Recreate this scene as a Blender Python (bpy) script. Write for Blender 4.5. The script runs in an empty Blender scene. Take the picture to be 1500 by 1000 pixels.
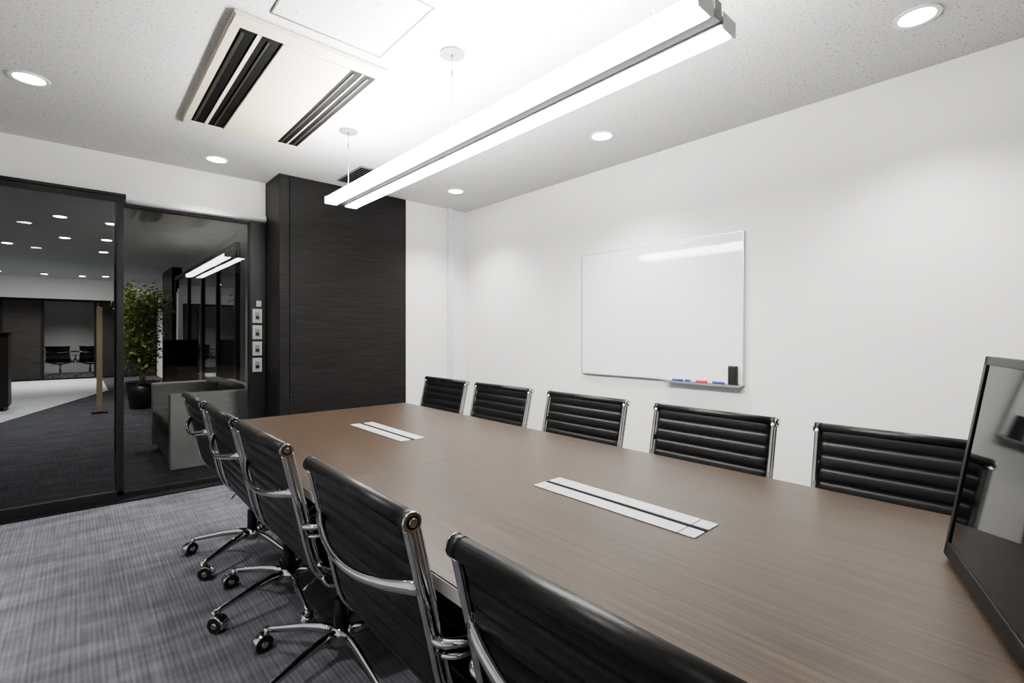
import bpy, bmesh, math, random
from mathutils import Vector, Matrix
random.seed(7)
scene = bpy.context.scene
COL = scene.collection
HC = 2.5      # room ceiling
HO = 2.7      # outer office ceiling

# ------------------------------------------------------------------ materials
def new_mat(name):
    m = bpy.data.materials.new(name); m.use_nodes = True
    nt = m.node_tree
    return m, nt, nt.nodes["Principled BSDF"]

def pmat(name, col, rough=0.5, metal=0.0, coat=0.0, spec=0.5, var=0.0, vscale=20, bump=0.0, bscale=200):
    m, nt, b = new_mat(name)
    b.inputs["Base Color"].default_value = (*col, 1)
    b.inputs["Roughness"].default_value = rough
    b.inputs["Metallic"].default_value = metal
    b.inputs["Coat Weight"].default_value = coat
    b.inputs["Coat Roughness"].default_value = 0.04
    b.inputs["Specular IOR Level"].default_value = spec
    tc = nt.nodes.new("ShaderNodeTexCoord")
    if var > 0:
        n = nt.nodes.new("ShaderNodeTexNoise"); n.inputs["Scale"].default_value = vscale
        n.inputs["Detail"].default_value = 4
        nt.links.new(tc.outputs["Object"], n.inputs["Vector"])
        r = nt.nodes.new("ShaderNodeValToRGB")
        r.color_ramp.elements[0].position = .3; r.color_ramp.elements[1].position = .7
        r.color_ramp.elements[0].color = (*[c*(1-var) for c in col], 1)
        r.color_ramp.elements[1].color = (*[min(1, c*(1+var)) for c in col], 1)
        nt.links.new(n.outputs["Fac"], r.inputs["Fac"])
        nt.links.new(r.outputs["Color"], b.inputs["Base Color"])
    if bump > 0:
        n = nt.nodes.new("ShaderNodeTexNoise"); n.inputs["Scale"].default_value = bscale
        nt.links.new(tc.outputs["Object"], n.inputs["Vector"])
        bp = nt.nodes.new("ShaderNodeBump"); bp.inputs["Strength"].default_value = bump
        bp.inputs["Distance"].default_value = .002
        nt.links.new(n.outputs["Fac"], bp.inputs["Height"])
        nt.links.new(bp.outputs["Normal"], b.inputs["Normal"])
    return m

def emat(name, col, strength):
    m, nt, b = new_mat(name)
    b.inputs["Base Color"].default_value = (.9, .9, .9, 1)
    b.inputs["Emission Color"].default_value = (*col, 1)
    b.inputs["Emission Strength"].default_value = strength
    return m

def streak_mat(name, c1, c2, scale, rough=.4, bump=.1, detail=5, lo=.3, hi=.7, coat=0, spec=.5, second=None):
    m, nt, b = new_mat(name)
    tc = nt.nodes.new("ShaderNodeTexCoord")
    mp = nt.nodes.new("ShaderNodeMapping"); mp.inputs["Scale"].default_value = scale
    n = nt.nodes.new("ShaderNodeTexNoise"); n.inputs["Scale"].default_value = 1
    n.inputs["Detail"].default_value = detail; n.inputs["Roughness"].default_value = .6
    r = nt.nodes.new("ShaderNodeValToRGB")
    r.color_ramp.elements[0].position = lo; r.color_ramp.elements[1].position = hi
    r.color_ramp.elements[0].color = (*c1, 1); r.color_ramp.elements[1].color = (*c2, 1)
    L = nt.links.new
    L(tc.outputs["Object"], mp.inputs["Vector"]); L(mp.outputs["Vector"], n.inputs["Vector"])
    fac = n.outputs["Fac"]
    if second:
        mp2 = nt.nodes.new("ShaderNodeMapping"); mp2.inputs["Scale"].default_value = second
        n2 = nt.nodes.new("ShaderNodeTexNoise"); n2.inputs["Scale"].default_value = 1
        n2.inputs["Detail"].default_value = 3
        L(tc.outputs["Object"], mp2.inputs["Vector"]); L(mp2.outputs["Vector"], n2.inputs["Vector"])
        mx = nt.nodes.new("ShaderNodeMath"); mx.operation = 'ADD'
        h1 = nt.nodes.new("ShaderNodeMath"); h1.operation = 'MULTIPLY'; h1.inputs[1].default_value = .5
        h2 = nt.nodes.new("ShaderNodeMath"); h2.operation = 'MULTIPLY'; h2.inputs[1].default_value = .5
        L(n.outputs["Fac"], h1.inputs[0]); L(n2.outputs["Fac"], h2.inputs[0])
        L(h1.outputs[0], mx.inputs[0]); L(h2.outputs[0], mx.inputs[1]); fac = mx.outputs[0]
    L(fac, r.inputs["Fac"]); L(r.outputs["Color"], b.inputs["Base Color"])
    bp = nt.nodes.new("ShaderNodeBump"); bp.inputs["Strength"].default_value = bump
    bp.inputs["Distance"].default_value = .001
    L(fac, bp.inputs["Height"]); L(bp.outputs["Normal"], b.inputs["Normal"])
    b.inputs["Roughness"].default_value = rough
    b.inputs["Coat Weight"].default_value = coat
    b.inputs["Specular IOR Level"].default_value = spec
    return m

def ceiling_mat():
    m, nt, b = new_mat("acoustic_ceiling")
    L = nt.links.new
    tc = nt.nodes.new("ShaderNodeTexCoord")
    n = nt.nodes.new("ShaderNodeTexNoise"); n.inputs["Scale"].default_value = 80
    n.inputs["Detail"].default_value = 2; n.inputs["Roughness"].default_value = .55
    L(tc.outputs["Object"], n.inputs["Vector"])
    r = nt.nodes.new("ShaderNodeValToRGB")
    r.color_ramp.elements[0].position = .33; r.color_ramp.elements[1].position = .41
    r.color_ramp.elements[0].color = (.24, .235, .225, 1)
    r.color_ramp.elements[1].color = (.58, .575, .56, 1)
    L(n.outputs["Fac"], r.inputs["Fac"]); L(r.outputs["Color"], b.inputs["Base Color"])
    bp = nt.nodes.new("ShaderNodeBump"); bp.inputs["Strength"].default_value = .3
    bp.inputs["Distance"].default_value = .002
    L(r.outputs["Color"], bp.inputs["Height"]); L(bp.outputs["Normal"], b.inputs["Normal"])
    b.inputs["Roughness"].default_value = .9
    return m

def glass_mat(name, tint=(.93, .94, .94), boost=1.0):
    m = bpy.data.materials.new(name); m.use_nodes = True
    nt = m.node_tree; nt.nodes.clear(); L = nt.links.new
    out = nt.nodes.new("ShaderNodeOutputMaterial")
    mix = nt.nodes.new("ShaderNodeMixShader")
    fr = nt.nodes.new("ShaderNodeFresnel"); fr.inputs["IOR"].default_value = 1.5
    tr = nt.nodes.new("ShaderNodeBsdfTransparent"); tr.inputs["Color"].default_value = (*tint, 1)
    gl = nt.nodes.new("ShaderNodeBsdfGlossy"); gl.inputs["Roughness"].default_value = .0
    mu = nt.nodes.new("ShaderNodeMath"); mu.operation = 'MULTIPLY'; mu.inputs[1].default_value = boost
    L(fr.outputs[0], mu.inputs[0]); L(mu.outputs[0], mix.inputs[0])
    L(tr.outputs[0], mix.inputs[1]); L(gl.outputs[0], mix.inputs[2]); L(mix.outputs[0], out.inputs[0])
    return m

def carpet_mat(name, c1, c2, c3):
    m, nt, b = new_mat(name); L = nt.links.new
    tc = nt.nodes.new("ShaderNodeTexCoord")
    def noise(scale, detail=3):
        mp = nt.nodes.new("ShaderNodeMapping"); mp.inputs["Scale"].default_value = scale
        n = nt.nodes.new("ShaderNodeTexNoise"); n.inputs["Scale"].default_value = 1
        n.inputs["Detail"].default_value = detail
        L(tc.outputs["Object"], mp.inputs["Vector"]); L(mp.outputs["Vector"], n.inputs["Vector"])
        return n.outputs["Fac"]
    a = noise((80, 3.0, 1)); bb = noise((3.0, 10, 1), 2); c = noise((320, 120, 1), 1)
    def mth(op, x, y):
        k = nt.nodes.new("ShaderNodeMath"); k.operation = op
        for i, v in enumerate((x, y)):
            if isinstance(v, (int, float)): k.inputs[i].default_value = v
            else: L(v, k.inputs[i])
        return k.outputs[0]
    sp = nt.nodes.new("ShaderNodeSeparateXYZ"); L(tc.outputs["Object"], sp.inputs[0])
    row = mth('SINE', mth('MULTIPLY', sp.outputs[0], 2*math.pi/0.016), 0)
    row2 = mth('SINE', mth('MULTIPLY', sp.outputs[1], 2*math.pi/0.012), 0)
    s = mth('ADD', mth('MULTIPLY', a, .36), mth('MULTIPLY', bb, .48))
    s = mth('ADD', s, mth('MULTIPLY', c, .16))
    s = mth('ADD', s, mth('MULTIPLY', row, .042))
    s = mth('ADD', s, mth('MULTIPLY', row2, .018))
    r = nt.nodes.new("ShaderNodeValToRGB")
    e = r.color_ramp.elements
    e[0].position = .34; e[1].position = .66
    e[0].color = (*c1, 1); e[1].color = (*c3, 1)
    k = e.new(.5); k.color = (*c2, 1)
    L(s, r.inputs["Fac"]); L(r.outputs["Color"], b.inputs["Base Color"])
    bp = nt.nodes.new("ShaderNodeBump"); bp.inputs["Strength"].default_value = .25
    bp.inputs["Distance"].default_value = .002
    L(s, bp.inputs["Height"]); L(bp.outputs["Normal"], b.inputs["Normal"])
    b.inputs["Roughness"].default_value = .95; b.inputs["Specular IOR Level"].default_value = .1
    return m

M = {}
M['wall'] = pmat("white_wallpaper", (.85, .84, .815), .75, var=.012, vscale=6, bump=.12, bscale=350)
M['ceil'] = ceiling_mat()
M['carpet'] = carpet_mat("carpet_tile", (.043, .045, .054), (.080, .083, .096), (.135, .139, .157))
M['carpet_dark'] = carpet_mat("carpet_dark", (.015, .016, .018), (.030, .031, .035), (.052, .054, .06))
M['pale_floor'] = pmat("pale_floor_tile", (.34, .355, .37), .5, var=.08, vscale=3)
M['table'] = streak_mat("walnut_laminate", (.0135, .0080, .0044), (.040, .0252, .0152), (110, 1.8, 1), rough=.36, bump=.03, second=(420, 6, 1), lo=.40, hi=.60, spec=.22)
M['cab'] = streak_mat("charcoal_oak", (.0016, .0014, .0014), (.010, .009, .0087), (5, 5, 150), rough=.5, bump=.25, lo=.38, hi=.66, spec=.13)
M['edge'] = pmat("table_edge_strip", (.5, .48, .46), .4)
M['black'] = pmat("black_powdercoat", (.004, .004, .0042), .4, var=.1, vscale=30, spec=.2)
M['seam'] = pmat("seam_dark", (.012, .008, .006), .6)
M['leather'] = pmat("black_leather", (.0028, .0028, .0028), .38, bump=.12, bscale=500, spec=.17)
M['chrome'] = pmat("polished_aluminium", (.52, .52, .525), .04, 1.0)
M['alu'] = pmat("satin_aluminium", (.60, .61, .62), .33, .85)
M['canopy'] = pmat("canopy_grey", (.13, .13, .13), .4, .3)
M['plate'] = pmat("silver_plate", (.50, .51, .52), .35, .3)
M['ac'] = pmat("aircon_ivory", (.56, .50, .385), .5, var=.01, vscale=5)
M['acslot'] = pmat("aircon_slot_dark", (.002, .002, .002), .7, spec=.05)
M['aclouver'] = pmat("aircon_louver_brown", (.014, .011, .008), .5, spec=.2)
M['bar'] = emat("diffuser_lit", (1.0, .985, .96), 88)
M['barup'] = emat("uplight_lit", (1.0, .985, .96), 340)
M['down'] = emat("downlight_lit", (1.0, .98, .95), 80)
M['spine'] = pmat("fixture_aluminium", (.10, .10, .10), .4, .6)
M['trimw'] = pmat("white_trim", (.82, .82, .82), .4)
M['board'] = pmat("whiteboard_enamel", (.93, .935, .93), .05, coat=.3)
M['glass'] = glass_mat("partition_glass", boost=.9)
M['screen'] = pmat("display_glass", (.0012, .0012, .0013), .04, spec=.09)
M['bezel'] = pmat("display_bezel", (.0015, .0015, .0017), .45, spec=.10)
M['bezelside'] = pmat("display_side_grey", (.10, .10, .105), .4, .4)
M['sofa'] = pmat("sofa_fabric_sage", (.24, .24, .225), .9, var=.08, vscale=80, bump=.3, bscale=300)
M['sofa_d'] = pmat("sofa_fabric_dark", (.06, .062, .058), .9, var=.1, vscale=80, bump=.3, bscale=300)
M['leaf'] = pmat("ficus_leaf", (.15, .20, .04), .45, var=.7, vscale=9)
M['bark'] = pmat("ficus_bark", (.12, .08, .05), .85, var=.3, vscale=40)
M['soil'] = pmat("soil", (.03, .02, .015), .95, var=.3, vscale=60)
M['pot'] = pmat("pot_black", (.005, .005, .0055), .35, spec=.2)
M['oak'] = streak_mat("oak_post", (.15, .105, .065), (.24, .17, .105), (60, 60, 3), rough=.5)
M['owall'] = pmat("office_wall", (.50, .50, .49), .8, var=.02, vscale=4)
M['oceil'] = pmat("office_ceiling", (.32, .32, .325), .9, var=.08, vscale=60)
M['opanel'] = streak_mat("office_dark_panel", (.006, .005, .0045), (.018, .015, .013), (4, 4, 60), rough=.5, spec=.25)
M['pen_blue'] = pmat("marker_blue", (.01, .03, .28), .4)
M['pen_red'] = pmat("marker_red", (.4, .01, .02), .4)
M['pen_black'] = pmat("marker_black", (.003, .003, .003), .4, spec=.2)
M['switch'] = pmat("switch_plate", (.24, .24, .23), .4)
M['switchd'] = pmat("switch_rocker", (.12, .12, .115), .4)
M['pipe'] = pmat("duct_cover_white", (.66, .68, .75), .35)
M['rubber'] = pmat("rubber", (.003, .003, .003), .5, spec=.3)

# ------------------------------------------------------------------ mesh builder
class MB:
    def __init__(s): s.bm = bmesh.new(); s.mats = []
    def mi(s, key):
        m = M[key]
        if m not in s.mats: s.mats.append(m)
        return s.mats.index(m)
    def _merge(s, t, key, smooth=False):
        i = s.mi(key)
        bmesh.ops.recalc_face_normals(t, faces=t.faces)
        for f in t.faces: f.material_index = i; f.smooth = smooth
        me = bpy.data.meshes.new("tmp"); t.to_mesh(me); t.free()
        s.bm.from_mesh(me); bpy.data.meshes.remove(me)
    def box(s, lo, hi, key, bev=0.0, seg=2, mat=None, smooth=False):
        t = bmesh.new(); bmesh.ops.create_cube(t, size=1)
        c = [(a+b)/2 for a, b in zip(lo, hi)]; d = [abs(b-a) for a, b in zip(lo, hi)]
        for v in t.verts:
            v.co = Vector((v.co.x*d[0]+c[0], v.co.y*d[1]+c[1], v.co.z*d[2]+c[2]))
        if bev > 0:
            bmesh.ops.bevel(t, geom=list(t.edges), offset=bev, segments=seg, profile=.5, affect='EDGES')
        if mat is not None: bmesh.ops.transform(t, matrix=mat, verts=t.verts)
        s._merge(t, key, smooth or bev > .01)
    def cyl(s, p0, p1, r0, r1, key, n=20, caps=True, smooth=True):
        p0, p1 = Vector(p0), Vector(p1); ax = (p1-p0); L = ax.length
        t = bmesh.new()
        bmesh.ops.create_cone(t, cap_ends=caps, segments=n, radius1=r0, radius2=r1, depth=L)
        q = Vector((0, 0, 1)).rotation_difference(ax.normalized()).to_matrix().to_4x4()
        bmesh.ops.transform(t, matrix=Matrix.Translation((p0+p1)/2) @ q, verts=t.verts)
        i = s.mi(key)
        bmesh.ops.recalc_face_normals(t, faces=t.faces)
        for f in t.faces: f.material_index = i; f.smooth = smooth and len(f.verts) == 4
        me = bpy.data.meshes.new("tmp"); t.to_mesh(me); t.free()
        s.bm.from_mesh(me); bpy.data.meshes.remove(me)
    def tube(s, pts, a, b, key, n=12, side=None, radii=None):
        """sweep an ellipse; a = half size along 'side', b = half size along the other normal"""
        pts = [Vector(p) for p in pts]; t = bmesh.new(); rings = []
        sd = Vector(side) if side else None
        for i, p in enumerate(pts):
            tan = (pts[min(i+1, len(pts)-1)]-pts[max(i-1, 0)]).normalized()
            if sd is None:
                sd = Vector((0, 0, 1)) if abs(tan.z) < .9 else Vector((1, 0, 0))
            u = (sd - tan*sd.dot(tan)).normalized()
            if side is None: sd = u
            w = tan.cross(u)
            k = radii[i] if radii else 1
            rings.append([t.verts.new(p+u*a*k*math.cos(2*math.pi*j/n)+w*b*k*math.sin(2*math.pi*j/n)) for j in range(n)])
        for i in range(len(rings)-1):
            for j in range(n):
                t.faces.new((rings[i][j], rings[i][(j+1) % n], rings[i+1][(j+1) % n], rings[i+1][j]))
        t.faces.new(rings[0]); t.faces.new(rings[-1][::-1])
        s._merge(t, key, True)
    def ring(s, c, r0, r1, z0, z1, key, n=32):
        t = bmesh.new(); V = []
        for j in range(n):
            a = 2*math.pi*j/n; ca, sa = math.cos(a), math.sin(a)
            V.append([t.verts.new((c[0]+r*ca, c[1]+r*sa, z)) for r, z in ((r0, z0), (r1, z0), (r1, z1), (r0, z1))])
        for j in range(n):
            A, B = V[j], V[(j+1) % n]
            for k in range(4): t.faces.new((A[k], A[(k+1) % 4], B[(k+1) % 4], B[k]))
        s._merge(t, key, False)
    def mesh(s, name):
        me = bpy.data.meshes.new(name); s.bm.to_mesh(me); s.bm.free()
        for m in s.mats: me.materials.append(m)
        return me
    def obj(s, name, parent=None, loc=None):
        o = bpy.data.objects.new(name, s.mesh(name)); COL.objects.link(o)
        if parent: o.parent = parent
        if loc: o.location = loc
        return o

def crom(P, n):
    P = [Vector(p) for p in P]; out = []
    Q = [P[0]*2-P[1]]+P+[P[-1]*2-P[-2]]
    for i in range(1, len(Q)-2):
        for k in range(n):
            t = k/n; a, b, c, d = Q[i-1], Q[i], Q[i+1], Q[i+2]
            out.append(.5*((2*b)+(c-a)*t+(2*a-5*b+4*c-d)*t*t+(3*b-a-3*c+d)*t**3))
    out.append(P[-1]); return out

def empty(name, loc=(0, 0, 0), rz=0):
    e = bpy.data.objects.new(name, None); COL.objects.link(e)
    e.location = loc; e.rotation_euler = (0, 0, rz); e.empty_display_size = .1
    return e

def simple(name, lo, hi, key, bev=0):
    b = MB(); b.box(lo, hi, key, bev); return b.obj(name)

# ------------------------------------------------------------------ room shell
XR, XL, YB, YG, YW = 3.08, -1.5, -2.4, 4.54, 4.17
simple("floor", (XL, YB, -.1), (XR, 4.60, 0), 'carpet')
simple("ceiling", (XL-.1, YB-.1, HC), (XR+.1, 4.64, HC+.1), 'ceil')
simple("wall_right", (XR, YB-.1, 0), (XR+.1, 4.7, HC), 'wall')
simple("wall_left", (XL-.1, YB-.1, 0), (XL, 4.7, HC), 'wall')
simple("wall_back", (XL, YB-.1, 0), (XR, YB, HC), 'opanel')
b = MB()
b.box((2.357, YW, 0), (XR, YW+.45, HC), 'wall')
b.obj("wall_front")
simple("wall_front_header", (XL, YG-.03, 2.207), (1.205, YG+.09, HC), 'wall')
simple("baseboard_right", (XR-.008, YB, 0), (XR, YW, .06), 'black')
simple("baseboard_front", (2.36, YW-.008, 0), (XR-.01, YW, .06), 'black')
simple("baseboard_left", (XL, YB, 0), (XL+.008, 4.4, .06), 'black')

# dark built-in cabinet
b = MB()
b.box((1.209, 4.15, 0), (2.355, 4.62, HC-.001), 'cab')
b.box((1.290, 4.138, .06), (2.350, 4.152, HC-.014), 'cab', .001)
b.box((1.209, 4.138, .0), (1.282, 4.152, HC-.014), 'cab', .001)
b.obj("built_in_cabinet")

b = MB()
b.box((2.840, YW-.048, 0.0), (2.893, YW-.002, HC-.002), 'pipe', .005)
b.obj("cable_duct")

# ------------------------------------------------------------------ glazed partition
b = MB()   # sliding door (left)
y0, y1 = 4.44, 4.485
b.box((-.85, y0, 2.15), (.25, y1, 2.185), 'black', .002)
b.box((-.85, y0, .012), (.25, y1, .085), 'black', .002)
b.box((.210, y0, .05), (.25, y1, 2.16), 'black', .002)
b.box((-.90, y0, .012), (-.85, y1, 2.185), 'black', .002)
b.box((-.85, y0+.018, .08), (.215, y0+.026, 2.155), 'glass')
b.obj("door_1")
b = MB()   # track above & threshold
b.box((XL, 4.43, 2.186), (.262, 4.51, 2.206), 'black')
b.box((XL, 4.42, 0.0), (1.207, 4.60, .012), 'black')
b.obj("trim_1")
b = MB()   # fixed window
y0, y1 = 4.52, 4.57
b.box((.20, y0, .012), (.25, y1, 2.15), 'black', .002)
b.box((.25, y0, 2.135), (1.085, y1, 2.155), 'black', .002)
b.box((.25, y0, .012), (1.085, y1, .05), 'black', .002)
b.box((1.083, y0-.02, .012), (1.205, y1+.02, 2.155), 'black', .002)
b.box((.25, y0+.02, .05), (1.084, y0+.028, 2.137), 'glass')
b.obj("window_1")
b = MB()   # fixed pane left of the door
b.box((XL, y0, .012), (-.84, y1, .06), 'black', .002)
b.box((XL, y0, 2.13), (-.84, y1, 2.186), 'black', .002)
b.box((XL, y0, .06), (XL+.05, y1, 2.13), 'black', .002)
b.box((-.89, y0, .06), (-.84, y1, 2.13), 'black', .002)
b.box((XL+.05, y0+.02, .06), (-.89, y0+.028, 2.13), 'glass')
b.obj("window_2")
b = MB()
b.box((.262, 4.47, 2.157), (1.203, 4.60, 2.206), 'trimw', .004)
b.cyl((.27, 4.475, 2.168), (1.2, 4.475, 2.168), .012, .012, 'trimw')
b.obj("roller_blind")

# switches stacked on the black jamb
b = MB()
z = .885
for k in range(4):
    b.box((1.10, 4.488, z), (1.172, 4.500, z+.118), 'switch', .003)
    b.box((1.118, 4.484, z+.028), (1.152, 4.489, z+.09), 'switchd', .002)
    b.box((1.121, 4.4825, z+.034), (1.149, 4.4845, z+.058), 'black')
    z += .138
b.box((1.13, 4.492, z), (1.168, 4.5, z+.05), 'switch', .002)
b.obj("light_switch_panel")

# ------------------------------------------------------------------ whiteboard
b = MB()
b.box((XR-.022, 1.27, .89), (XR-.0005, 2.55, 1.84), 'board', .003)
b.box((XR-.024, 1.267, .884), (XR-.0005, 2.553, .892), 'alu', .001)
b.box((XR-.0235, 1.266, .884), (XR-.0005, 1.271, 1.842), 'alu')
b.box((XR-.0235, 2.549, .884), (XR-.0005, 2.554, 1.842), 'alu')
b.box((XR-.0235, 1.266, 1.838), (XR-.0005, 2.554, 1.843), 'alu')
b.obj("whiteboard")
b = MB()
b.box((XR-.057, 1.275, .880), (XR-.0245, 1.80, .886), 'alu', .001)
b.box((XR-.060, 1.275, .872), (XR-.057, 1.80, .886), 'alu')
b.obj("marker_tray")
pens = [('pen_blue', 1.70, .048), ('pen_blue', 1.62, .036), ('pen_red', 1.53, .048), ('pen_blue', 1.42, .046), ('pen_black', 1.49, .034)]
for col, yy, off in pens:
    b = MB(); x = XR-off; zz = .8942
    b.cyl((x, yy-.05, zz), (x, yy+.03, zz), .008, .008, col)
    b.cyl((x, yy+.03, zz), (x, yy+.065, zz), .0072, .0065, 'trimw')
    b.cyl((x, yy-.056, zz), (x, yy-.05, zz), .006, .007, 'trimw')
    b.obj("whiteboard_marker")
b = MB()
b.box((XR-.052, 1.297, .8865), (XR-.0245, 1.352, 1.005), 'pen_black', .005)
b.box((XR-.056, 1.30, .89), (XR-.051, 1.349, 1.0), 'rubber', .001)
b.obj("whiteboard_eraser")

# ------------------------------------------------------------------ ceiling things
def downlight(x, y, zc, power, r=.075, name="downlight"):
    b = MB()
    b.ring((x, y), r*.82, r*1.05, zc-.006, zc, 'trimw')
    b.cyl((x, y, zc-.003), (x, y, zc-.001), r*.82, r*.82, 'down', n=28)
    o = b.obj(name)
    l = bpy.data.lights.new("lamp", 'SPOT'); l.energy = power; l.spot_size = math.radians(112); l.spot_blend = .9
    l.shadow_soft_size = .05; l.color = (1, .975, .94)
    lo = bpy.data.objects.new("lamp", l); COL.objects.link(lo); lo.parent = o
    lo.location = (x, y, zc-.03)
for x, y in ((2.55, 3.6), (2.55, 1.96), (2.55, .365), (2.55, -1.3), (.77, 4.13), (-.18, 3.46), (-.45, 1.0), (-.45, -1.2)):
    downlight(x, y, HC, 150)

# pendant linear light
fix = empty("pendant_linear_light", (0, 0, 0))
b = MB()
for x0, x1 in ((1.185, 1.262), (1.318, 1.395)):
    b.box((x0, .61, 2.045), (x1, 3.11, 2.085), 'bar', .008)
    b.box((x0+.012, .63, 2.0855), (x1-.012, 3.09, 2.088), 'barup')
b.obj("diffuser", fix)
b = MB()
b.box((1.270, .60, 2.052), (1.310, 3.115, 2.105), 'spine', .002)
b.box((1.262, .60, 2.05), (1.270, 3.115, 2.07), 'spine')
b.box((1.310, .60, 2.05), (1.318, 3.115, 2.07), 'spine')
for y in (.600, 3.112):
    b.box((1.183, y, 2.043), (1.263, y+.004, 2.087), 'trimw'); b.box((1.317, y, 2.043), (1.397, y+.004, 2.087), 'trimw')
b.obj("housing", fix)
b = MB()
for y in (.80, 1.85, 3.0):
    b.cyl((1.29, y, 2.10), (1.29, y, HC-.01), .0015, .0015, 'alu', n=6)
    b.cyl((1.29, y, HC-.008), (1.29, y, HC-.0005), .058, .058, 'canopy', n=28)
    b.cyl((1.29, y, HC-.035), (1.29, y, HC-.008), .006, .006, 'canopy', n=10)
    b.cyl((1.29, y, HC-.11), (1.29, y, HC-.08), .0045, .0045, 'canopy', n=10)
b.obj("suspension", fix)

# air conditioner cassette
b = MB()
ax0, ax1, ay0, ay1 = .465, 1.135, 2.17, 3.51
zb = HC-.020
b.box((ax0, ay0, zb+.006), (ax1, ay1, HC-.0005), 'ac', .005)
sy0, sy1 = 2.26, 3.44
b.box((ax0+.006, ay0+.006, zb), (ax1-.006, sy0, zb+.01), 'ac', .003)
b.box((ax0+.006, sy1, zb), (ax1-.006, ay1-.006, zb+.01), 'ac', .003)
b.box((ax0+.006, sy0, zb), (.505, sy1, zb+.01), 'ac')
b.box((.675, sy0, zb-.005), (.985, sy1, zb+.01), 'ac', .004)
b.box((1.115, sy0, zb), (ax1-.006, sy1, zb+.01), 'ac')
b.box((.505, sy0, zb+.003), (.675, sy1, zb+.009), 'acslot')
b.box((.985, sy0, zb+.003), (1.115, sy1, zb+.009), 'acslot')
b.box((.574, sy0, zb-.002), (.590, sy1, zb+.008), 'ac')
b.box((1.046, sy0, zb-.002), (1.052, sy1, zb+.008), 'ac')
for x0, x1 in ((.516, .530), (.622, .630), (1.006, 1.016), (1.078, 1.090)):
    b.box((x0, sy0+.03, zb-.002), (x1, sy1-.02, zb+.006), 'aclouver', .001)
b.obj("ceiling_air_conditioner")
b = MB()
for lo, hi in (((.58, 1.64), (1.06, 1.646)), ((.58, 2.10), (1.06, 2.106)), ((.58, 1.64), (.586, 2.106)), ((1.054, 1.64), (1.06, 2.106))):
    b.box((lo[0], lo[1], HC-.004), (hi[0], hi[1], HC-.0002), 'canopy')
b.obj("ceiling_access_hatch")
b = MB()
b.box((1.62, 3.54, HC-.012), (1.76, 4.0, HC-.0005), 'canopy', .002)
for k in range(5):
    b.box((1.632+k*.024, 3.555, HC-.014), (1.648+k*.024, 3.985, HC-.011), 'acslot')
b.obj("ceiling_air_vent")

# ------------------------------------------------------------------ conference table
tx0, tx1, TH = .535, 1.727, .72
b = MB()
ys = [3.05, 1.552, -1.448]
for k in range(2):
    b.box((tx0+.002, ys[k+1]+.0002, TH-.03), (tx1-.002, ys[k]-.0002, TH), 'table', .0005)
b.box((tx0+.006, ys[-1]+.01, TH-.032), (tx1-.006, ys[0]-.01, TH-.006), 'seam')
b.box((tx0, ys[-1], TH-.031), (tx0+.003, ys[0], TH-.003), 'edge')
b.box((tx1-.003, ys[-1], TH-.031), (tx1, ys[0], TH-.003), 'edge')
b.box((tx0, ys[0]-.001, TH-.031), (tx1, ys[0]+.002, TH-.003), 'edge')
b.box((1.0, ys[-1]+.2, TH-.09), (1.26, ys[0]-.2, TH-.032), 'black', .004)
for c in (2.3, .8, -.7):
    b.box((1.11, c-.45, .03), (1.25, c+.45, TH-.08), 'black', .005)
    b.box((1.09, c-.48, 0), (1.27, c+.48, .03), 'black', .004)
for c in (2.215, .83, -.60):
    b.box((1.080, c-.27, TH-.004), (1.203, c+.27, TH+.0008), 'acslot')
    for x0, x1 in ((1.080, 1.131), (1.151, 1.203)):
        b.box((x0, c-.225, TH), (x1, c+.225, TH+.003), 'plate', .0008)
        b.box((x0, c-.27, TH), (x1, c-.228, TH+.003), 'plate', .0008)
        b.box((x0, c+.228, TH), (x1, c+.27, TH+.003), 'plate', .0008)
b.obj("conference_table")

# ------------------------------------------------------------------ office chair
prof = [(-.272, .862), (-.262, .82), (-.248, .76), (-.232, .69), (-.214, .61), (-.198, .54), (-.178, .485),
        (-.140, .447), (-.085, .432), (0, .432), (.09, .440), (.17, .446), (.225, .440), (.258, .418)]
P = crom([(x, 0, z) for x, z in prof], 10)
def resample(P, step):
    out = [P[0]]; acc = 0
    for a, c in zip(P, P[1:]):
        L = (c-a).length
        while acc+L >= step:
            a = a+(c-a)*((step-acc)/L); L = (c-a).length; acc = 0; out.append(a.copy())
        acc += L
    return out
RIB = .046; NS = 8
S = resample(P, RIB/NS)
def nrm(i):
    tan = (S[min(i+1, len(S)-1)]-S[max(i-1, 0)]).normalized()
    return Vector((-tan.z, 0, tan.x))

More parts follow.
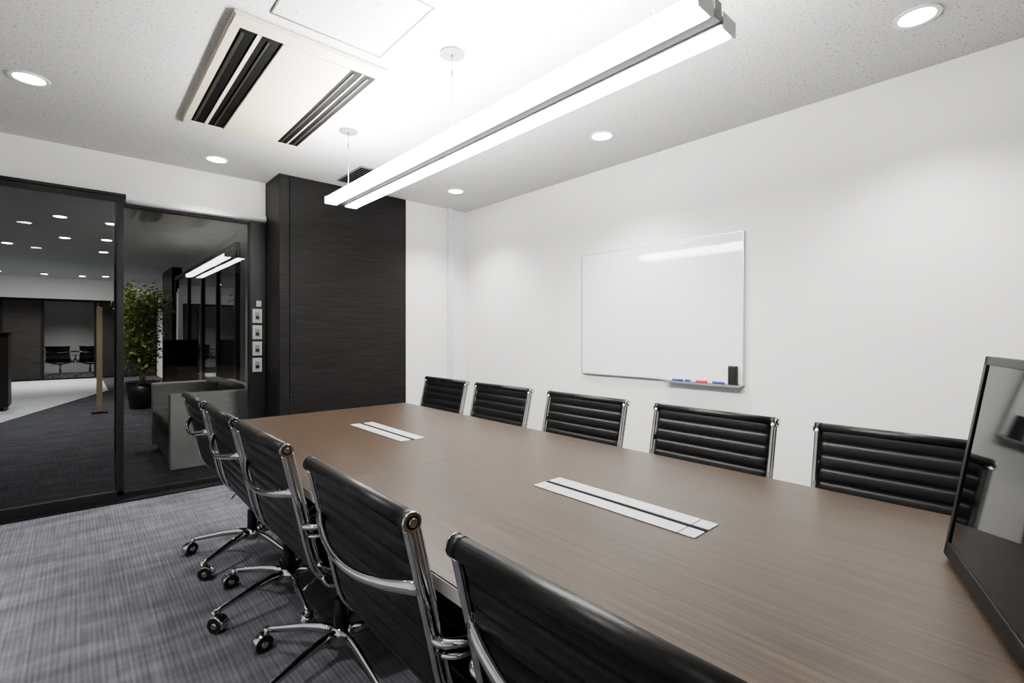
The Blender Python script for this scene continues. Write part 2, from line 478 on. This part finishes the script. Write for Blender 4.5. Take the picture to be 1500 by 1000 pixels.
def sling_mesh():
    mb = MB(); t = bmesh.new(); W = .243
    cols = [(-W, .25), (-W+.006, .8), (-W+.02, 1), (-.12, 1.04), (0, 1.06), (.12, 1.04), (W-.02, 1), (W-.006, .8), (W, .25)]
    F, B = [], []
    for i, p in enumerate(S):
        n = nrm(i)
        k = abs(math.sin(math.pi*i/NS))**.5
        th = .006+.0065*k
        F.append([t.verts.new(p+Vector((0, y, 0))+n*th*s) for y, s in cols])
        B.append([t.verts.new(p+Vector((0, y, 0))-n*th*s) for y, s in cols])
    m = len(cols)
    for i in range(len(S)-1):
        for j in range(m-1):
            t.faces.new((F[i][j], F[i][j+1], F[i+1][j+1], F[i+1][j]))
            t.faces.new((B[i][j], B[i+1][j], B[i+1][j+1], B[i][j+1]))
        t.faces.new((F[i][0], F[i+1][0], B[i+1][0], B[i][0]))
        t.faces.new((F[i][-1], B[i][-1], B[i+1][-1], F[i+1][-1]))
    t.faces.new(F[0]+B[0][::-1]); t.faces.new(F[-1][::-1]+B[-1])
    mb._merge(t, 'leather', True)
    mb.cyl((-.274, -.244, .864), (-.274, .244, .864), .0185, .0185, 'leather', n=20)
    mb.cyl((.262, -.244, .412), (.262, .244, .412), .016, .016, 'leather', n=20)
    return mb.mesh("sling")

def frame_mesh():
    mb = MB()
    for s in (-1, 1):
        y = s*.254
        idx = list(range(0, len(S), 3))
        for off in (-.0115, .0115):      # twin-flange cast rail with recessed web
            pts = [S[i]+Vector((0, y, 0))+nrm(i)*off for i in idx]
            mb.tube(pts, .0088, .0062, 'chrome', n=12, side=(0, 1, 0))
        pts = [S[i]+Vector((0, y, 0)) for i in idx]
        mb.tube(pts, .0045, .012, 'chrome', n=8, side=(0, 1, 0))
        mb.cyl((-.274, s*.243, .864), (-.274, s*.262, .864), .0190, .0190, 'leather', n=24)
        mb.cyl((-.274, s*.262, .864), (-.274, s*.267, .864), .0200, .0185, 'chrome', n=24)
        mb.cyl((-.274, s*.267, .864), (-.274, s*.2685, .864), .0125, .0125, 'leather', n=24)
        mb.cyl((-.274, s*.2685, .864), (-.274, s*.271, .864), .009, .008, 'chrome', n=24)
        mb.cyl((.262, s*.243, .412), (.262, s*.266, .412), .018, .018, 'chrome', n=24)
    pts = []
    for k in range(25):
        a = k/24; y = -.254+.508*a; w = math.sin(math.pi*a)
        pts.append((-.248-.048*w**.7, y, .735-.035*w))
    mb.tube(pts, .0125, .0095, 'chrome', n=14, side=(0, 0, 1), radii=[1.35-.60*math.sin(math.pi*k/24)**.6 for k in range(25)])
    for x in (-.11, .10):
        pts = []
        for k in range(13):
            a = k/12; w = math.sin(math.pi*a)
            pts.append((x*(1-.55*w), -.254+.508*a, .432-.055*w**.8))
        mb.tube(pts, .012, .013, 'chrome', n=10, side=(1, 0, 0))
    return mb.mesh("frame")

def arms_mesh():
    mb = MB()
    for s in (-1, 1):
        pts = crom([(-.222, s*.256, .630), (-.218, s*.285, .634), (-.17, s*.308, .634), (-.06, s*.316, .634), (.04, s*.316, .626),
                    (.080, s*.314, .592), (.060, s*.310, .540), (0, s*.302, .490), (-.08, s*.290, .450), (-.145, s*.272, .436), (-.165, s*.256, .462)], 5)
        mb.tube(pts, .0085, .0115, 'chrome', n=10)
        pts = crom([(-.212, s*.262, .598), (-.19, s*.290, .602), (-.12, s*.302, .606), (-.03, s*.304, .604), (.035, s*.304, .592), (.050, s*.303, .568),
                    (.02, s*.298, .525), (-.04, s*.290, .488), (-.12, s*.278, .478), (-.185, s*.262, .505)], 5)
        mb.tube(pts, .006, .006, 'chrome', n=8)
    return mb.mesh("armrests")

def base_mesh():
    mb = MB()
    mb.box((-.10, -.055, .352), (.09, .055, .388), 'black', .01)
    mb.cyl((0, 0, .21), (0, 0, .36), .017, .017, 'chrome')
    mb.cyl((0, 0, .10), (0, 0, .235), .027, .025, 'black')
    mb.cyl((0, 0, .078), (0, 0, .135), .040, .032, 'chrome')
    mb.tube([(.02, .05, .365), (.02, .14, .362), (.02, .19, .355)], .004, .004, 'chrome', n=8)
    for k in range(5):
        a = 2*math.pi*k/5; ca, sa = math.cos(a), math.sin(a)
        pts = [(r*ca, r*sa, z) for r, z in ((.02, .108), (.08, .112), (.15, .105), (.22, .092), (.29, .078), (.322, .072))]
        mb.tube(pts, .018, .012, 'chrome', n=10, side=(0, 0, 1), radii=[1.2, 1.1, .95, .8, .7, .62])
        c = Vector((.318*ca, .318*sa, 0))
        mb.cyl(c+Vector((0, 0, .045)), c+Vector((0, 0, .082)), .010, .010, 'chrome', n=12)
        b2 = a+1.1+k*.9; d = Vector((math.cos(b2), math.sin(b2), 0)); q = Vector((-d.y, d.x, 0))
        cc = c+d*.016+Vector((0, 0, .030))
        for s in (-1, 1):
            mb.cyl(cc+q*s*.006, cc+q*s*.022, .030, .030, 'rubber', n=22)
            mb.cyl(cc+q*s*.022, cc+q*s*.025, .015, .010, 'chrome', n=16)
        pts = []
        for j in range(9):
            t = math.radians(-20+j*27)
            pts.append(cc+d*math.cos(t)*.0335+Vector((0, 0, max(math.sin(t)*.0335, -.02))))
        mb.tube(pts, .022, .003, 'chrome', n=10, side=q)
    return mb.mesh("base")
ME = dict(sling=sling_mesh(), frame=frame_mesh(), armrests=arms_mesh(), swivel_base=base_mesh())

def chair(x, y, rz, brot, dz=0):
    e = empty("office_chair", (x, y, 0), rz)
    for nm, me in ME.items():
        o = bpy.data.objects.new(nm, me); COL.objects.link(o); o.parent = e
        if nm == 'swivel_base': o.rotation_euler = (0, 0, brot)
    return e
R = math.radians
for y, br in ((2.96, 142), (2.34, 122), (1.745, 125), (1.025, 150), (.372, 120)):
    chair(.724, y, R(random.uniform(-1, 1)), R(br))
for y in (2.95, 2.32, 1.648, .970, .305):
    chair(1.728, y, R(180+random.uniform(-1.2, 1.2)), R(random.uniform(0, 72)))

# ------------------------------------------------------------------ desktop monitor
mon = empty("desktop_monitor", (1.394, .156, TH))
dirv = Vector((-.394, -.124, 0)).normalized()
ang = math.atan2(dirv.y, dirv.x)
mon.rotation_euler = (0, 0, ang)
W, Hh = .60, .432
n_local = Matrix.Rotation(-ang, 3, 'Z') @ Vector((-.316, .949, 0))
sg = 1 if n_local.y > 0 else -1
T = Matrix.Translation((0, 0, .008)) @ Matrix.Rotation(math.radians(9*sg), 4, 'X')
b = MB()
b.box((0, -.045*sg, 0), (W, -.012*sg, Hh), 'bezel', .004, mat=T)
b.box((-.0012, -.040*sg, .004), (W+.0012, -.014*sg, Hh+.0012), 'bezelside', .001, mat=T)
b.box((0, -.013*sg, 0), (W, 0, .030), 'bezel', .002, mat=T)
b.box((0, -.013*sg, Hh-.018), (W, .0, Hh), 'bezel', .002, mat=T)
b.box((0, -.013*sg, 0), (.018, .0, Hh), 'bezel', .002, mat=T)
b.box((W-.018, -.013*sg, 0), (W, .0, Hh), 'bezel', .002, mat=T)
b.box((.015, -.012*sg, .027), (W-.015, -.003*sg, Hh-.015), 'screen', mat=T)
b.obj("display", mon)
b = MB()
b.box((W/2-.13, -.22*sg, 0), (W/2+.13, -.06*sg, .012), 'bezel', .004)
b.box((W/2-.04, -.155*sg, .008), (W/2+.04, -.125*sg, .24), 'bezel', .006)
b.box((W/2-.05, -.14*sg, .16), (W/2+.05, -.07*sg, .25), 'bezel', .006)
b.obj("stand", mon)
mon.location.z = TH+.001

# ------------------------------------------------------------------ office beyond the glass
OX0, OX1, OY1 = -4.0, 1.75, 17.6
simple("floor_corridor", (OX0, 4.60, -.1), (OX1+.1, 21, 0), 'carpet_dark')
b = MB()
t = bmesh.new()
poly = [(-.95, 9.0), (.5, 13.6), (.5, 17.55), (-3.95, 17.55), (-3.95, 9.0)]
vs = [t.verts.new((x, y, .004)) for x, y in poly]; f = t.faces.new(vs)
ex = bmesh.ops.extrude_face_region(t, geom=[f])
for v in [g for g in ex['geom'] if isinstance(g, bmesh.types.BMVert)]: v.co.z = .0005
b._merge(t, 'pale_floor'); b.obj("floor_pale_walkway")
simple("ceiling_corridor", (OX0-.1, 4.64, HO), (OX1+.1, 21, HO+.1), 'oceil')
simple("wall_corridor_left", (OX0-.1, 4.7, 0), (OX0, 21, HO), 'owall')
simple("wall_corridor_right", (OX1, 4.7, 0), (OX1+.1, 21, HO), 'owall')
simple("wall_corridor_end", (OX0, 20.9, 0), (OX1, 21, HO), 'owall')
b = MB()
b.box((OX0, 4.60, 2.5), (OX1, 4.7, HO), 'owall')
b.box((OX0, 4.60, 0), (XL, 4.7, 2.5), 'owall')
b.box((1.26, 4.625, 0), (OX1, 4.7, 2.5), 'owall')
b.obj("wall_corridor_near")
b = MB()
b.box((OX0, OY1, 2.15), (OX1, OY1+.1, HO), 'wall')
b.obj("wall_far_bulkhead")
b = MB()
b.box((OX0, OY1, 2.08), (OX1, OY1+.08, 2.15), 'black')
b.box((OX0, OY1, 0), (OX1, OY1+.08, .05), 'black')
for x in (-2.4, -1.45, -.70, .35, .45, OX1-.05):
    b.box((x, OY1, .05), (x+.06, OY1+.08, 2.08), 'black')
b.box((-1.39, OY1+.02, .05), (-.70, OY1+.06, 2.08), 'opanel')
b.box((.51, OY1+.02, .05), (OX1-.05, OY1+.06, 2.08), 'opanel')
b.box((-.64, OY1+.03, .05), (.35, OY1+.038, 2.08), 'glass')
b.obj("window_3")
# glazed side partition with dark mullions
b = MB()
for y in (7.4, 8.6, 9.8, 11.2, 12.8):
    b.box((1.60, y, 0), (1.66, y+.07, 2.4), 'black', .003)
b.box((1.60, 7.4, 2.40), (1.66, 12.87, 2.46), 'black'); b.box((1.60, 7.4, 0), (1.66, 12.87, .06), 'black')
b.box((1.626, 7.47, .06), (1.634, 12.8, 2.40), 'glass')
b.box((1.56, 13.0, 0), (1.745, 14.6, HO-.001), 'opanel')
b.obj("window_4")
for x, y in ((1.30, 10.1), (1.40, 11.0)):
    b = MB()
    b.box((x, y, 0), (x+.07, y+.05, 2.0), 'trimw', .004)
    b.box((x-.02, y-.02, 0), (x+.09, y+.07, .02), 'trimw', .002)
    b.obj("white_post")
b = MB()
b.box((1.0, 9.25, .42), (1.47, 9.31, 1.12), 'bezel', .006)
b.box((1.015, 9.245, .45), (1.455, 9.252, 1.10), 'screen')
b.box((1.21, 9.27, .06), (1.27, 9.32, .5), 'bezel', .004)
b.box((1.05, 9.12, 0), (1.43, 9.45, .06), 'bezel', .006)
b.obj("television_on_stand")
b = MB()
b.box((.22, 9.70, .03), (.29, 9.76, 1.62), 'oak', .004)
b.box((.16, 9.64, 0), (.35, 9.82, .03), 'black', .004)
b.obj("wooden_post")
b = MB()
b.box((-2.2, 10.9, .06), (-.80, 11.4, 1.2), 'opanel', .006)
b.box((-2.22, 10.87, 1.2), (-.78, 11.42, 1.24), 'black', .004)
b.box((-2.15, 10.95, 0), (-.85, 11.35, .06), 'black')
for x in (-1.75, -1.28): b.box((x, 10.896, .1), (x+.006, 10.902, 1.16), 'alu')
b.obj("storage_cabinet")
b = MB()
b.box((-.9, 19.0, .69), (.7, 19.8, .72), 'table', .002)
for x in (-.8, .55):
    b.box((x, 19.1, 0), (x+.05, 19.15, .69), 'chrome'); b.box((x, 19.65, 0), (x+.05, 19.7, .69), 'chrome')
b.obj("meeting_table")
chair(-.35, 18.55, R(80), .2); chair(.28, 18.5, R(95), .6)
# sofa facing -X
sx0, sx1, sy_0, sy_1 = .58, 1.32, 4.93, 6.32
b = MB()
b.box((sx0+.02, sy_0+.02, .08), (sx1-.02, sy_1-.02, .30), 'sofa_d', .01)
b.box((sx0, sy_0, .06), (sx1, sy_0+.12, .695), 'sofa', .012)
b.box((sx0, sy_1-.12, .06), (sx1, sy_1, .695), 'sofa', .012)
b.box((sx1-.14, sy_0+.11, .06), (sx1, sy_1-.11, .70), 'sofa', .012)
c = (sy_0+sy_1)/2
for a0, a1 in ((sy_0+.125, c-.003), (c+.003, sy_1-.125)):
    b.box((sx0+.01, a0, .30), (sx1-.16, a1, .43), 'sofa_d', .03, 3)
    b.box((sx1-.27, a0, .42), (sx1-.14, a1, .74), 'sofa_d', .035, 3)
for x in (sx0+.05, sx1-.09):
    for y in (sy_0+.05, sy_1-.09): b.box((x, y, 0), (x+.04, y+.04, .07), 'chrome')
b.obj("sofa")
# potted ficus
b = MB()
px, py = .80, 9.95
b.cyl((px, py, 0), (px, py, .42), .17, .225, 'pot', n=28)
b.ring((px, py), .19, .235, .40, .44, 'pot')
b.cyl((px, py, .405), (px, py, .425), .20, .20, 'soil', n=24)
tips = []
for k in range(5):
    a = k*1.257+.4
    pts = crom([(px+.03*math.cos(a), py+.03*math.sin(a), .40), (px+.05*math.cos(a+1), py+.05*math.sin(a+1), .8),
                (px+.11*math.cos(a), py+.11*math.sin(a), 1.3), (px+.18*math.cos(a+.3), py+.18*math.sin(a+.3), 1.85)], 5)
    b.tube(pts, .014, .014, 'bark', n=7, radii=[1-.6*i/len(pts) for i in range(len(pts))])
    for i in range(4, len(pts)): tips.append(pts[i])
    for j in range(11):
        p = pts[random.randint(4, len(pts)-1)]
        th = random.uniform(0, 6.28); ln = random.uniform(.12, .26)
        q = p+Vector((math.cos(th)*ln, math.sin(th)*ln, random.uniform(-.02, .14)))
        b.tube([p, (p+q)/2+Vector((0, 0, .02)), q], .004, .004, 'bark', n=5)
        tips += [q, (p+q)/2]
t = bmesh.new()
for k in range(2300):
    p = random.choice(tips)+Vector((random.gauss(0, .06), random.gauss(0, .06), random.gauss(0, .07)))
    if p.z < .55: continue
    d = Vector((random.gauss(0, 1), random.gauss(0, 1), random.gauss(-.5, .5))).normalized()
    u = d.cross(Vector((random.random(), random.random(), 1))).normalized(); n = d.cross(u)
    L = random.uniform(.06, .10); w = L*.28
    A = t.verts.new(p); Bv = t.verts.new(p+d*L*.45+u*w+n*.006); C = t.verts.new(p+d*L-n*.008)
    D = t.verts.new(p+d*L*.45-u*w+n*.006); E = t.verts.new(p+d*L*.5-n*.002)
    t.faces.new((A, Bv, E)); t.faces.new((Bv, C, E)); t.faces.new((A, E, D)); t.faces.new((E, C, D))
b._merge(t, 'leaf', False)
b.obj("potted_ficus_tree")
for x, y, p in ((-.16, 8.4, 110), (.35, 8.5, 170), (-.14, 10.2, 110), (.35, 10.0, 110), (.36, 11.5, 110), (-.85, 11.4, 110), (-.6, 16.6, 320), (.1, 16.6, 320), (.55, 16.3, 220), (-1.4, 16.6, 320), (-.2, 19.3, 260), (-2.2, 8.4, 110), (-2.2, 14, 160), (1.1, 6.6, 80)):
    downlight(x, y, HO, p)

# ------------------------------------------------------------------ world & camera
w = bpy.data.worlds.new("world"); scene.world = w; w.use_nodes = True
w.node_tree.nodes["Background"].inputs[0].default_value = (.05, .05, .055, 1)
cam = bpy.data.cameras.new("camera"); co = bpy.data.objects.new("camera", cam); COL.objects.link(co)
cam.sensor_width = 36; cam.lens = 17.02; cam.clip_start = .02; cam.shift_y = -10/1500
co.location = (0, 0, 1.2); co.rotation_euler = (math.radians(90), 0, -math.atan2(637, 709))
scene.camera = co
